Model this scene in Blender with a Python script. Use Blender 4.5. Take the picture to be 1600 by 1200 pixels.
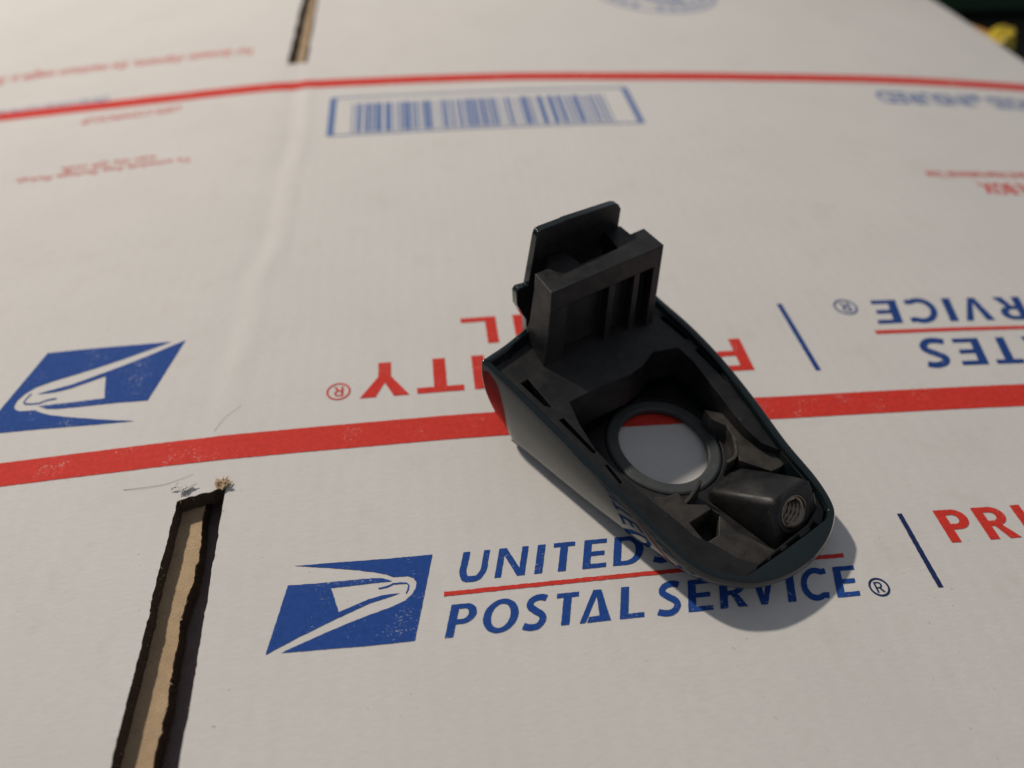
import bpy, bmesh, math, random
import numpy as np
from mathutils import Vector, Matrix, noise
from mathutils.geometry import delaunay_2d_cdt

for o in list(bpy.data.objects): bpy.data.objects.remove(o)
sc = bpy.context.scene
random.seed(7)
# ------------------------------------------------------------------ camera
U = 0.00055                      # metres per drawing unit
F, CX, CY, H = 1200.0, 800.0, 600.0, 200.0
def _ray(x, y): return np.array([x-CX, y-CY, F])
_vp = _ray(600, -577); DV = _vp/np.linalg.norm(_vp)
_n = np.cross(_ray(200, 722), _ray(1200, 637)); DH = np.cross(_n, DV); DH /= np.linalg.norm(DH)
if DH[0] < 0: DH = -DH
UP = np.cross(DH, DV)
if UP[1] > 0: UP = -UP
cd = bpy.data.cameras.new('Camera'); cam = bpy.data.objects.new('Camera', cd)
sc.collection.objects.link(cam); sc.camera = cam
R3 = Matrix(((DH[0], -DH[1], -DH[2]), (DV[0], -DV[1], -DV[2]), (UP[0], -UP[1], -UP[2])))
cam.matrix_world = Matrix.Translation((0, 0, H*U)) @ R3.to_4x4()
cd.sensor_width = 36; cd.lens = F/1600*36
cd.clip_start = 0.005; cd.clip_end = 50
cd.dof.use_dof = True; cd.dof.aperture_fstop = 10.5; cd.dof.aperture_blades = 0
sc.render.resolution_x, sc.render.resolution_y = 1024, 768

# ------------------------------------------------------------------ light
W = bpy.data.worlds.new('World'); sc.world = W; W.use_nodes = True
bg = W.node_tree.nodes['Background']
bg.inputs[0].default_value = (0.84, 0.88, 1.0, 1); bg.inputs[1].default_value = 0.235
def lamp(name, loc, target, power, size, col):
    l = bpy.data.lights.new(name, 'AREA'); l.shape = 'DISK'; l.size = size; l.energy = power; l.color = col
    o = bpy.data.objects.new(name, l); sc.collection.objects.link(o); o.location = loc
    o.rotation_euler = (Vector(target)-Vector(loc)).to_track_quat('-Z', 'Y').to_euler()
    return o
_T = Vector((75*U, 140*U, 0))
def lamp_dir(d, dist): return _T + Vector(d).normalized()*dist
lamp('room_lamp', lamp_dir((-0.65, 0.79, 1), 1.25), _T, 11.6, 0.06, (1.0, 0.91, 0.80))
vs = sc.view_settings; vs.view_transform = 'Standard'; vs.look = 'None'; vs.exposure = 0; vs.gamma = 1
vs.use_curve_mapping = False
sc.render.engine = 'CYCLES'

# ------------------------------------------------------------------ pixel -> place
def hit(x, y, z=0.0):
    r = _ray(x, y); d = np.array([r@DH, r@DV, r@UP]); t = (z-H)/d[2]
    return np.array([d[0]*t, d[1]*t, z])
def crease_x(y):
    ys = [100, 195, 244, 278, 301, 333, 420, 501, 700]; xs = [-80, -80, -79.5, -78.5, -73, -71.5, -69, -73, -74]
    return float(np.interp(y, ys, xs))
_sm = {}
def zs(x, y):
    """height of the bowed top face of the flattened box"""
    w = 12.0
    u = (-82-x)/w
    sp = u if u > 30 else math.log1p(math.exp(u))
    z = -1.5e-4*max(0.0, x-20)**2 - 0.067*w*sp
    dx = x-crease_x(y)+2.2*noise.noise((y*0.022, 1.7, 0.4))+0.8*noise.noise((y*0.09, 5.7, 0.4))
    k = min(1.0, max(0.0, (y-175)/50))*min(1, max(0, (520-y)/40))
    k *= 0.75+0.9*noise.noise((y*0.03, 8.8, 2.2))
    z += k*(0.55*math.exp(-((dx-2.5)/4.5)**2) - 0.6*math.exp(-((dx+5)/6.0)**2))
    fl = min(1.0, max(0.0, (abs(x-60)-30)/80))
    z += fl*0.55*noise.noise((x*0.011, y*0.009, 3.1)) + 0.12*fl*noise.noise((x*0.05, y*0.04, 9.1))
    return z
def S(x, y):
    z = 0.0
    for _ in range(14):
        p = hit(x, y, z); z = zs(p[0], p[1])
    return (p[0], p[1])

# focus on the near end of the part
_fp = hit(1120, 790, 12)
_fwd = np.array([DH[2], DV[2], UP[2]])
cd.dof.focus_distance = float((_fp-np.array([0, 0, H]))@_fwd)*U

# ------------------------------------------------------------------ materials
def new_mat(name):
    m = bpy.data.materials.new(name); m.use_nodes = True
    nt = m.node_tree; b = nt.nodes['Principled BSDF']
    return m, nt, b
def N(nt, t, **kw):
    n = nt.nodes.new(t)
    for k, v in kw.items():
        if k.startswith('i_'): n.inputs[k[2:].replace('_', ' ')].default_value = v
        else: setattr(n, k, v)
    return n
def coords(nt, scale=(1, 1, 1)):
    # world-space position in drawing units
    g = N(nt, 'ShaderNodeNewGeometry'); m = N(nt, 'ShaderNodeMapping')
    m.inputs['Scale'].default_value = tuple(s/U for s in scale)
    nt.links.new(g.outputs['Position'], m.inputs['Vector']); return m.outputs['Vector']
def ntex(nt, vec, scale, detail=3, rough=0.5):
    n = N(nt, 'ShaderNodeTexNoise'); n.inputs['Scale'].default_value = scale
    n.inputs['Detail'].default_value = detail; n.inputs['Roughness'].default_value = rough
    nt.links.new(vec, n.inputs['Vector']); return n.outputs['Fac']
def ramp(nt, fac, stops):
    r = N(nt, 'ShaderNodeValToRGB'); e = r.color_ramp.elements
    e[0].position, e[0].color = stops[0]; e[1].position, e[1].color = stops[-1]
    for p, c in stops[1:-1]:
        q = e.new(p); q.color = c
    nt.links.new(fac, r.inputs['Fac']); return r.outputs['Color']
def mix(nt, fac, a, b, bt='MIX'):
    m = N(nt, 'ShaderNodeMix', data_type='RGBA', blend_type=bt)
    for sock, v in ((m.inputs[0], fac), (m.inputs[6], a), (m.inputs[7], b)):
        if hasattr(v, 'is_output'): nt.links.new(v, sock)
        else: sock.default_value = v
    return m.outputs[2]
def g(v): return (v, v, v, 1)
def bump(nt, b, h, strength, dist, bevel=None):
    bp = N(nt, 'ShaderNodeBump'); bp.inputs['Strength'].default_value = strength; bp.inputs['Distance'].default_value = dist*U
    nt.links.new(h, bp.inputs['Height'])
    if bevel:
        bv = N(nt, 'ShaderNodeBevel', samples=6); bv.inputs['Radius'].default_value = bevel*U
        nt.links.new(bv.outputs[0], bp.inputs['Normal'])
    nt.links.new(bp.outputs[0], b.inputs['Normal'])

def mat_paper(name, base, dirty=True):
    m, nt, b = new_mat(name)
    v = coords(nt); vs_ = coords(nt, (0.35, 1.0, 1.0))
    c = mix(nt, ramp(nt, ntex(nt, v, 0.02, 4), [(0.35, g(0)), (0.7, g(1))]), base, tuple(k*0.955 for k in base[:3])+(1,))
    c = mix(nt, ramp(nt, ntex(nt, vs_, 0.9, 3, 0.7), [(0.3, g(0)), (0.75, g(0.6))]), c, tuple(k*0.88 for k in base[:3])+(1,))
    if dirty:
        sm = ramp(nt, ntex(nt, v, 0.055, 5, 0.65), [(0.55, g(0)), (0.80, g(0.24))])
        c = mix(nt, sm, c, (0.47, 0.425, 0.36, 1))
        sp = ramp(nt, ntex(nt, v, 0.75, 2, 0.6), [(0.735, g(0)), (0.78, g(0.75))])
        c = mix(nt, sp, c, (0.22, 0.18, 0.15, 1))
    nt.links.new(c, b.inputs['Base Color']); b.inputs['Roughness'].default_value = 0.75
    b.inputs['Specular IOR Level'].default_value = 0.15
    wv = N(nt, 'ShaderNodeTexWave', wave_type='BANDS', bands_direction='X'); wv.inputs['Scale'].default_value = 0.045
    wv.inputs['Distortion'].default_value = 3.0; wv.inputs['Detail'].default_value = 2.0; wv.inputs['Detail Scale'].default_value = 0.4
    nt.links.new(v, wv.inputs['Vector'])
    h = mix(nt, 0.30, ntex(nt, vs_, 1.3, 4, 0.7), wv.outputs['Fac'])
    bump(nt, b, h, 0.26, 0.45)
    return m
def mat_ink(name, col, paper=(0.66, 0.64, 0.61, 1), wear=0.70):
    m, nt, b = new_mat(name)
    v = coords(nt); vs_ = coords(nt, (0.7, 1.1, 1))
    n1 = ntex(nt, vs_, 1.5, 4, 0.75); n2 = ntex(nt, v, 0.09, 3)
    mx = N(nt, 'ShaderNodeMath', operation='MULTIPLY_ADD'); mx.inputs[1].default_value = 0.55
    nt.links.new(n2, mx.inputs[0]); nt.links.new(n1, mx.inputs[2])
    lines = ramp(nt, mx.outputs[0], [(wear+0.23, g(0)), (wear+0.29, g(0.65))])
    c = mix(nt, ramp(nt, ntex(nt, v, 0.6, 4, 0.7), [(0.3, g(0)), (0.75, g(1))]), tuple(k*0.86 for k in col[:3])+(1,), tuple(min(1, k*1.14+0.006) for k in col[:3])+(1,))
    c = mix(nt, lines, c, paper)
    nt.links.new(c, b.inputs['Base Color']); b.inputs['Roughness'].default_value = 0.7; b.inputs['Specular IOR Level'].default_value = 0.12
    bump(nt, b, n1, 0.2, 0.3)
    return m
def mat_kraft(name, col):
    m, nt, b = new_mat(name); v = coords(nt); v2 = coords(nt, (1, 0.2, 1))
    c = mix(nt, ntex(nt, v, 0.16, 5, 0.7), tuple(k*0.6 for k in col[:3])+(1,), tuple(k*1.3 for k in col[:3])+(1,))
    c = mix(nt, ramp(nt, ntex(nt, v, 2.2, 3, 0.8), [(0.45, g(0)), (0.75, g(0.5))]), c, tuple(k*0.35 for k in col[:3])+(1,))
    nt.links.new(c, b.inputs['Base Color']); b.inputs['Roughness'].default_value = 0.85
    bump(nt, b, ntex(nt, v, 1.8, 5, 0.7), 0.6, 0.8)
    return m
def mat_paint():
    m, nt, b = new_mat('dark_green_gloss_paint'); v = coords(nt)
    c = mix(nt, ramp(nt, ntex(nt, v, 0.5, 4, 0.7), [(0.35, g(0)), (0.75, g(1))]), (0.0035, 0.0085, 0.0095, 1), (0.0055, 0.0125, 0.014, 1))
    ds = ramp(nt, ntex(nt, v, 2.6, 3, 0.6), [(0.70, g(0)), (0.78, g(0.35))])
    c = mix(nt, ds, c, (0.10, 0.10, 0.095, 1))
    nt.links.new(c, b.inputs['Base Color'])
    r = ramp(nt, ntex(nt, v, 0.22, 4), [(0.3, g(0.07)), (0.8, g(0.16))])
    nt.links.new(r, b.inputs['Roughness'])
    b.inputs['IOR'].default_value = 1.4
    b.inputs['Coat Weight'].default_value = 1.0; b.inputs['Coat Roughness'].default_value = 0.05; b.inputs['Coat IOR'].default_value = 1.29
    bv = N(nt, 'ShaderNodeBevel', samples=6); bv.inputs['Radius'].default_value = 0.5*U
    nt.links.new(bv.outputs[0], b.inputs['Normal']); nt.links.new(bv.outputs[0], b.inputs['Coat Normal'])
    return m
def mat_plastic(name, col, dust, rough=0.5, dust_amt=0.5):
    m, nt, b = new_mat(name); v = coords(nt)
    d = ramp(nt, ntex(nt, v, 0.13, 5, 0.65), [(0.38, g(0)), (0.72, g(dust_amt))])
    c = mix(nt, d, col, dust)
    # pale rub marks on a few spots
    sc_ = ramp(nt, ntex(nt, coords(nt, (1.0, 0.35, 1)), 0.9, 3, 0.7), [(0.67, g(0)), (0.76, g(0.6))])
    c = mix(nt, sc_, c, tuple(min(1, k*3.0) for k in dust[:3])+(1,))
    nt.links.new(c, b.inputs['Base Color'])
    nt.links.new(ramp(nt, ntex(nt, v, 0.3, 4), [(0.3, g(rough-0.1)), (0.8, g(rough+0.12))]), b.inputs['Roughness'])
    b.inputs['Specular IOR Level'].default_value = 0.45
    bump(nt, b, ntex(nt, v, 2.4, 4, 0.7), 0.18, 0.25, bevel=0.55)
    return m
def mat_plain(name, col, rough=0.6, metal=0.0, nscale=0.8):
    m, nt, b = new_mat(name); v = coords(nt)
    c = mix(nt, ntex(nt, v, nscale, 4, 0.7), tuple(k*0.65 for k in col[:3])+(1,), tuple(min(1, k*1.3) for k in col[:3])+(1,))
    nt.links.new(c, b.inputs['Base Color']); b.inputs['Roughness'].default_value = rough; b.inputs['Metallic'].default_value = metal
    if 'table' in name: b.inputs['Specular IOR Level'].default_value = 0.05
    return m
WHITE = (0.66, 0.64, 0.61, 1)
M = dict(
    paper=mat_paper('white_printed_board', WHITE),
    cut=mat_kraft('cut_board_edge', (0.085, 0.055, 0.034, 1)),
    kraft=mat_kraft('brown_kraft_board', (0.56, 0.40, 0.24, 1)),
    liner=mat_kraft('brown_inside_liner', (0.36, 0.28, 0.27, 1)),
    inner_white=mat_paper('white_board_underneath', (0.60, 0.60, 0.62, 1), False),
    blue=mat_ink('blue_ink', (0.013, 0.062, 0.27, 1)),
    dark_blue=mat_ink('dark_blue_ink', (0.012, 0.028, 0.10, 1), wear=0.8),
    navy=mat_ink('navy_ink', (0.015, 0.055, 0.22, 1), wear=0.75),
    pale_blue=mat_ink('pale_blue_ink', (0.11, 0.18, 0.38, 1), wear=0.8),
    red=mat_ink('red_ink', (0.60, 0.040, 0.028, 1)),
    paint=mat_paint(),
    plastic=mat_plastic('black_moulded_plastic', (0.005, 0.005, 0.0055, 1), (0.027, 0.0248, 0.0225, 1), 0.47, 0.6),
    dusty=mat_plastic('dusty_black_plastic', (0.018, 0.0165, 0.015, 1), (0.075, 0.064, 0.050, 1), 0.55, 0.8),
    ring=mat_plastic('ring_grey_paint', (0.045, 0.053, 0.054, 1), (0.080, 0.080, 0.074, 1), 0.45, 0.5),
    faint_blue=mat_ink('faint_blue_ink', (0.24, 0.29, 0.42, 1), wear=0.85),
    metal=mat_plain('dull_threaded_metal', (0.22, 0.19, 0.155, 1), 0.30, 1.0),
    table=mat_plain('black_tabletop_finish', (0.006, 0.006, 0.006, 1), 0.55),
    green=mat_plain('dark_green_plastic', (0.016, 0.06, 0.026, 1), 0.6),
    yellow=mat_plain('yellow_plastic', (0.62, 0.46, 0.03, 1), 0.4),
    orange=mat_plain('orange_brown_plastic', (0.45, 0.22, 0.03, 1), 0.45),
    hair=mat_plain('dark_hair', (0.06, 0.055, 0.05, 1), 0.5),
)

# ------------------------------------------------------------------ mesh helpers (all in drawing units)
def empty(name, loc):
    o = bpy.data.objects.new(name, None); o.empty_display_size = 0.005
    o.location = Vector(loc)*U; sc.collection.objects.link(o); return o
def obj(name, verts, faces, mat, parent=None, origin=None, smooth=40, mats=None, midx=None):
    root = parent
    org = Vector((0, 0, 0))
    p = parent
    while p is not None: org += Vector(p.location); p = p.parent
    loc = Vector((0, 0, 0))
    if parent is None and origin is not None: loc = Vector(origin)*U; org = loc
    me = bpy.data.meshes.new(name)
    me.from_pydata([tuple(Vector(v)*U-org) for v in verts], [], faces)
    for m in (mats or [mat]): me.materials.append(m)
    if midx is not None: me.polygons.foreach_set('material_index', midx)
    bm = bmesh.new(); bm.from_mesh(me); bmesh.ops.remove_doubles(bm, verts=bm.verts, dist=1e-7)
    bmesh.ops.recalc_face_normals(bm, faces=bm.faces); bm.to_mesh(me); bm.free()
    if smooth is not None:
        me.polygons.foreach_set('use_smooth', [True]*len(me.polygons)); me.set_sharp_from_angle(angle=math.radians(smooth))
    o = bpy.data.objects.new(name, me); sc.collection.objects.link(o); o.location = loc; o.parent = parent
    return o
def tag(o, label, cat, group=None, kind=None):
    o['label'] = label; o['category'] = cat
    if group: o['group'] = group
    if kind: o['kind'] = kind
    return o
def resample(loop, ml):
    out = []
    for i in range(len(loop)):
        a, b = loop[i], loop[(i+1) % len(loop)]
        n = max(1, int(math.ceil(math.hypot(b[0]-a[0], b[1]-a[1])/ml)))
        for k in range(n): out.append((a[0]+(b[0]-a[0])*k/n, a[1]+(b[1]-a[1])*k/n))
    return out
def inside_many(P, loops):
    res = np.zeros(len(P), bool); x, y = P[:, 0], P[:, 1]
    for lp in loops:
        L = np.array(lp); A = L; B = np.roll(L, -1, 0)
        for (ax, ay), (bx, by) in zip(A, B):
            if ay == by: continue
            c = ((ay > y) != (by > y)) & (x < (bx-ax)*(y-ay)/(by-ay)+ax)
            res ^= c
    return res
def triangulate(loops, ml=6.0, interior=None):
    """even-odd fill of 2D loops -> (points, triangles, resampled loops)"""
    pts, edges, L2 = [], [], []
    for lp in loops:
        r = resample(lp, ml); n0 = len(pts); pts += r; L2.append(r)
        edges += [(n0+i, n0+(i+1) % len(r)) for i in range(len(r))]
    if interior is not None and len(interior): pts += [tuple(p) for p in interior]
    v, e, f, *_ = delaunay_2d_cdt([Vector(p) for p in pts], edges, [], 0, 1e-5)
    V = np.array([tuple(q) for q in v]); Fc = [t for t in f]
    cen = np.array([V[list(t)].mean(0) for t in Fc])
    keep = inside_many(cen, L2)
    return V, [tuple(t) for t, k in zip(Fc, keep) if k], L2
def prism(loops, z0, z1, ml=6.0):
    """extruded 2D shape with holes; z0/z1 numbers or functions"""
    fz = lambda z: z if callable(z) else (lambda x, y: z)
    a, b = fz(z0), fz(z1)
    V, T, L2 = triangulate(loops, ml)
    verts = [(x, y, b(x, y)) for x, y in V]; n = len(verts)
    faces = list(T)
    verts += [(x, y, a(x, y)) for x, y in V]; faces += [tuple(i+n for i in reversed(t)) for t in T]
    for lp in L2:
        k = len(verts); m = len(lp)
        verts += [(x, y, b(x, y)) for x, y in lp]+[(x, y, a(x, y)) for x, y in lp]
        faces += [(k+i, k+(i+1) % m, k+m+(i+1) % m, k+m+i) for i in range(m)]
    return verts, faces
def join(*parts):
    V, Fs = [], []
    for v, f in parts:
        k = len(V); V += list(v); Fs += [tuple(i+k for i in t) for t in f]
    return V, Fs
def sheet(name, loops, mat, parent, lift=0.16, ml=4.0, jitter=0.0):
    """thin layer of ink that follows the board"""
    if jitter:
        loops = [[(x+random.uniform(-1, 1)*jitter, y+random.uniform(-1, 1)*jitter) for x, y in resample(lp, 0.8)] for lp in loops]
    V, T, _ = triangulate(loops, ml)
    return obj(name, [(x, y, zs(x, y)+lift) for x, y in V], T, mat, parent, smooth=60)
def cr(points, n=8, closed=True):
    """catmull-rom through points of any dimension"""
    P = [np.array(p, float) for p in points]; m = len(P); out = []
    rng = range(m) if closed else range(m-1)
    for i in rng:
        if closed: p0, p1, p2, p3 = P[i-1], P[i], P[(i+1) % m], P[(i+2) % m]
        else: p0, p1, p2, p3 = P[max(0, i-1)], P[i], P[i+1], P[min(m-1, i+2)]
        for k in range(n):
            t = k/n
            out.append(0.5*(2*p1+(p2-p0)*t+(2*p0-5*p1+4*p2-p3)*t*t+(3*p1-p0-3*p2+p3)*t**3))
    if not closed: out.append(P[-1])
    return out
def stroke(path, w, w1=None):
    P = [np.array(p, float) for p in path]; L, Rr = [], []
    for i, p in enumerate(P):
        d = P[min(i+1, len(P)-1)]-P[max(i-1, 0)]; d = d/(np.linalg.norm(d)+1e-9)
        t = i/(len(P)-1); ww = w if w1 is None else w+(w1-w)*t
        n = np.array([-d[1], d[0]])*ww/2; L.append(tuple(p+n)); Rr.append(tuple(p-n))
    return L+Rr[::-1]
def arc(cx, cy, rx, ry, a0, a1, n=18):
    return [(cx+rx*math.cos(math.radians(a0+(a1-a0)*i/n)), cy+ry*math.sin(math.radians(a0+(a1-a0)*i/n))) for i in range(n+1)]

# ================================================================== SETTING
tv, tf = prism([[(-1500, -900), (1500, -900), (1500, 2500), (-1500, 2500)]], -75, -46, 400)
tb = obj('tabletop', tv, tf, M['table']); tb['kind'] = 'structure'

# ================================================================== FLATTENED BOX
box = empty('cardboard_box', (0, 300, -46))
tag(box, 'flattened white cardboard shipping box printed in blue and red, with cut slots', 'box')
random.seed(3)
XL, XR, YB, YT = -430.0, 447.0, -90.0, 1010.0
def jag(p, q, step, amp, seed, drift=0.0):
    n = max(2, int(math.hypot(q[0]-p[0], q[1]-p[1])/step)); out = []
    dx, dy = (q[0]-p[0]), (q[1]-p[1]); L = math.hypot(dx, dy); nx, ny = -dy/L, dx/L
    for i in range(n):
        t = i/n; m_ = 0.5+1.1*abs(noise.noise((t*L*0.07, seed, 7.7))); a = amp*m_*(1.5*noise.noise((t*L*0.12, seed, 0.3))+0.8*noise.noise((t*L*0.5, seed, 4.3))+0.7*noise.noise((t*L*2.1, seed, 1.3))) if i else 0
        out.append((p[0]+dx*t+nx*a, p[1]+dy*t+ny*a))
    return out
sl_near = jag((-90.5, -60), (-88.6, 162.0), 0.9, 0.4, 1.7)+jag((-88.6, 162.0), (-73.6, 166.0), 0.9, 0.6, 5.2)+jag((-73.6, 166.0), (-70.5, -60), 1.2, 0.35, 9.9)+[(-71, -60)]
sl_far = jag((-84.5, 513), (-82.5, 830), 4, 0.5, 2.2)+[(-82.5, 830), (-72.5, 830)]+jag((-72.5, 830), (-71.8, 514), 4, 0.5, 7.2)+[(-71.8, 514)]
outer = [(XL, YB), (XR, YB), (XR, YT), (XL, YT)]
gx = np.arange(XL+6, XR-4, 8.0); gy = np.arange(YB+6, YT-4, 8.0)
inter = [(x+random.uniform(-.5, .5), y+random.uniform(-.5, .5)) for x in gx for y in gy]
fine = [(x, y) for x in np.arange(-104, -50, 2.0) for y in np.arange(168, 512, 5.0)]
inter = np.array([p for p in inter if not (-107 < p[0] < -48 and 164 < p[1] < 515)]+fine)
hole_mask = inside_many(inter, [sl_near, sl_far]); inter = inter[~hole_mask]
near = np.array([(-89 <= x <= -71 and (y < 167 or y > 510)) for x, y in inter]); inter = inter[~near]
TH = 6.0
V, T, L2 = triangulate([outer, sl_near, sl_far], 8.0, inter)
verts = [(x, y, zs(x, y)) for x, y in V]; nV = len(verts); faces = list(T); mid = [0]*len(T)
verts += [(x, y, zs(x, y)-TH) for x, y in V]; faces += [tuple(i+nV for i in reversed(t)) for t in T]; mid += [1]*len(T)
tp = obj('top_panel', verts, faces, None, box, smooth=60, mats=[M['paper'], M['kraft']], midx=mid)
# cut edges: ragged wall with flutes
def edge_wall(lp, d0, d1, rows, amp, seed, side=1):
    vs_, fs_ = [], []; m = len(lp)
    C = np.array(lp).mean(0)
    for r in range(rows+1):
        t = r/rows
        for i, (x, y) in enumerate(lp):
            a, b = lp[i-1], lp[(i+1) % m]; dx, dy = b[0]-a[0], b[1]-a[1]; L = math.hypot(dx, dy)+1e-9
            k = 0 if r in (0, rows) else amp*(noise.noise((x*0.9, y*0.9, seed+t*3))+0.5*math.sin(y*1.55+seed)*math.sin(t*math.pi))
            vs_.append((x-dy/L*k, y+dx/L*k, zs(x, y)-d0-(d1-d0)*t))
    for r in range(rows):
        for i in range(m):
            j = (i+1) % m; fs_.append((r*m+i, r*m+j, (r+1)*m+j, (r+1)*m+i))
    return vs_, fs_
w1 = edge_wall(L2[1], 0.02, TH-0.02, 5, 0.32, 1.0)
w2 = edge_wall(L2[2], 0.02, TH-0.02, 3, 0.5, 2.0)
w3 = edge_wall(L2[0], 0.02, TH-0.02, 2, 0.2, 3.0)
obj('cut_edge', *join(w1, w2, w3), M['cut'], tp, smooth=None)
# brown flap layer under the slots (inner face of the next board), with a torn right edge
_tp = [hit(x, y, -7.2)[:2] for x, y in [(232, 1235), (250, 1150), (262, 1090), (272, 1030), (285, 960), (308, 880), (318, 800), (322, 780)]]
torn = jag((_tp[0][0]-2, -60), tuple(_tp[0]), 0.8, 0.5, 14.0)
for _k in range(7): torn += jag(tuple(_tp[_k]), tuple(_tp[_k+1]), 0.8, 0.65, 14.0+_k)
flap = [(-112, -60)]+torn+[(torn[-1][0], 168), (-112, 168)]
FZ = lambda x, y: zs(-90, y)-TH-0.4
fv, ff = prism([flap], lambda x, y: FZ(x, y)-4.5, FZ, 3.0)
fl = obj('under_flap', fv, ff, M['kraft'], box, smooth=50)
tw_v, tw_f = [], []
for r in range(4):
    for i, (x, y) in enumerate(torn):
        tw_v.append((x+0.55+0.5*noise.noise((y*1.1, r*0.8, 2.0)), y, FZ(x, y)+0.12-r*1.55))
nT = len(torn)
tw_f = [(r*nT+i, r*nT+i+1, (r+1)*nT+i+1, (r+1)*nT+i) for r in range(3) for i in range(nT-1)]
tv2 = [(x-0.9, y, z) if False else (x, y, z) for x, y, z in tw_v]
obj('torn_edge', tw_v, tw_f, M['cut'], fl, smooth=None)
flap2 = [(-112, 516), (-76.5, 516), (-76.5, 835), (-112, 835)]
fv, ff = prism([flap2], lambda x, y: FZ(x, y)-4.5, FZ, 8.0)
obj('under_flap', fv, ff, M['kraft'], box, smooth=50)
# bottom layer of the flattened box
BZ = lambda x, y: zs(x, y)-TH-8.0
bgx = np.array([(x, y) for x in np.arange(XL+20, XR-20, 24.0) for y in np.arange(YB+20, YT-20, 24.0)])
Vb, Tb, Lb = triangulate([[(XL+3, YB), (XR-5, YB), (XR-5, YT), (XL+3, YT)]], 24.0, bgx)
bvs = [(x, y, BZ(x, y)) for x, y in Vb]; nb = len(bvs)
bvs += [(x, y, BZ(x, y)-5.5) for x, y in Vb]
bfs = list(Tb)+[tuple(i+nb for i in reversed(t)) for t in Tb]; bmid = [0]*len(Tb)+[0]*len(Tb)
m0 = len(bvs); ml_ = len(Lb[0])
bvs += [(x, y, BZ(x, y)) for x, y in Lb[0]]+[(x, y, BZ(x, y)-5.5) for x, y in Lb[0]]
bfs += [(m0+i, m0+(i+1) % ml_, m0+ml_+(i+1) % ml_, m0+ml_+i) for i in range(ml_)]; bmid += [1]*ml_
obj('bottom_panel', bvs, bfs, None, box, smooth=60, mats=[M['liner'], M['kraft']], midx=bmid)
# folded sides that hold the two layers together
for xx, sgn in ((XL, -1), (XR, 1)):
    vs_, fs_ = [], []; ys = np.linspace(YB, YT, 60)
    for y in ys:
        z0 = zs(xx, y); zb = BZ(xx, y)-5.5
        for k in range(9):
            a = math.pi*k/8
            vs_.append((xx+sgn*(9.5*math.sin(a)), y, (z0+zb)/2+(z0-zb)/2*math.cos(a)))
    for i in range(59):
        for k in range(8): fs_.append((i*9+k, i*9+k+1, (i+1)*9+k+1, (i+1)*9+k))
    obj('folded_side', vs_, fs_, M['paper'], box)

# torn paper bits at the slot's end
def blob(c, r, seed, sx=1, sy=1, sz=1, n=10):
    vs_, fs_ = [], []
    for i in range(n+1):
        th = math.pi*i/n
        for j in range(n*2):
            ph = math.pi*j/n; d = Vector((math.sin(th)*math.cos(ph), math.sin(th)*math.sin(ph), math.cos(th)))
            k = r*(1+0.55*noise.noise(d*2.1+Vector((seed, 0, 0)))+0.25*noise.noise(d*6+Vector((seed, 5, 0))))
            vs_.append((c[0]+d.x*k*sx, c[1]+d.y*k*sy, c[2]+d.z*k*sz))
    m = n*2
    for i in range(n):
        for j in range(m): fs_.append((i*m+j, i*m+(j+1) % m, (i+1)*m+(j+1) % m, (i+1)*m+j))
    return vs_, fs_
def shreds(c, n, length, width, seed, up=0.5, spread=1.0, heading=None):
    rnd = random.Random(seed); parts = []
    for _ in range(n):
        a = rnd.uniform(0, 2*math.pi) if heading is None else heading+rnd.uniform(-.7, .7)
        p = Vector((c[0]+rnd.uniform(-1, 1)*spread, c[1]+rnd.uniform(-.6, .6)*spread, c[2]+rnd.uniform(0, .25)))
        d = Vector((math.cos(a), math.sin(a), rnd.uniform(-.1, up))).normalized(); w = width*rnd.uniform(.5, 1.2); L = length*rnd.uniform(.5, 1.2)
        vs_, fs_ = [], []; m = 7
        for k in range(m):
            t = k/(m-1); sd = d.cross(Vector((0, 0, 1)));
            sd = (sd if sd.length > 1e-3 else Vector((1, 0, 0))).normalized()
            sd = (sd+Vector((0, 0, rnd.uniform(-.5, .5)))).normalized()
            ww = w*(1-t**1.6)*0.5*rnd.uniform(.75, 1.2)+0.03
            vs_ += [tuple(p+sd*ww), tuple(p+Vector((0, 0, 0.12+0.1*ww))), tuple(p-sd*ww)]
            p = p+d*(L/m); d = (d+Vector((rnd.uniform(-.45, .45), rnd.uniform(-.45, .45), rnd.uniform(-.5, .35)))).normalized()
            p.z = max(p.z, zs(p.x, p.y)+0.05)
        for k in range(m-1):
            for q in range(2): fs_.append((k*3+q, k*3+q+1, k*3+3+q+1, k*3+3+q))
        parts.append((vs_, fs_))
    return join(*parts)
sx_, sy_ = S(288, 766)
obj('torn_paper', *join(shreds((sx_, sy_, 0.1), 9, 3.4, 2.2, 4, 0.2, 1.8, 0.1), shreds((sx_-2.5, sy_+1, 0.1), 5, 2.2, 1.2, 9, 0.5, 0.8)), M['paper'], box, smooth=60)
kx, ky = S(346, 765)
obj('torn_paper', *join(shreds((kx, ky, 0.2), 10, 5.0, 2.6, 14, 0.7, 0.8, 1.35), shreds((kx+0.5, ky+2, 0.8), 6, 2.8, 1.0, 19, 0.5, 0.9, 0.5)), M['kraft'], box, smooth=60)
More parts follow.
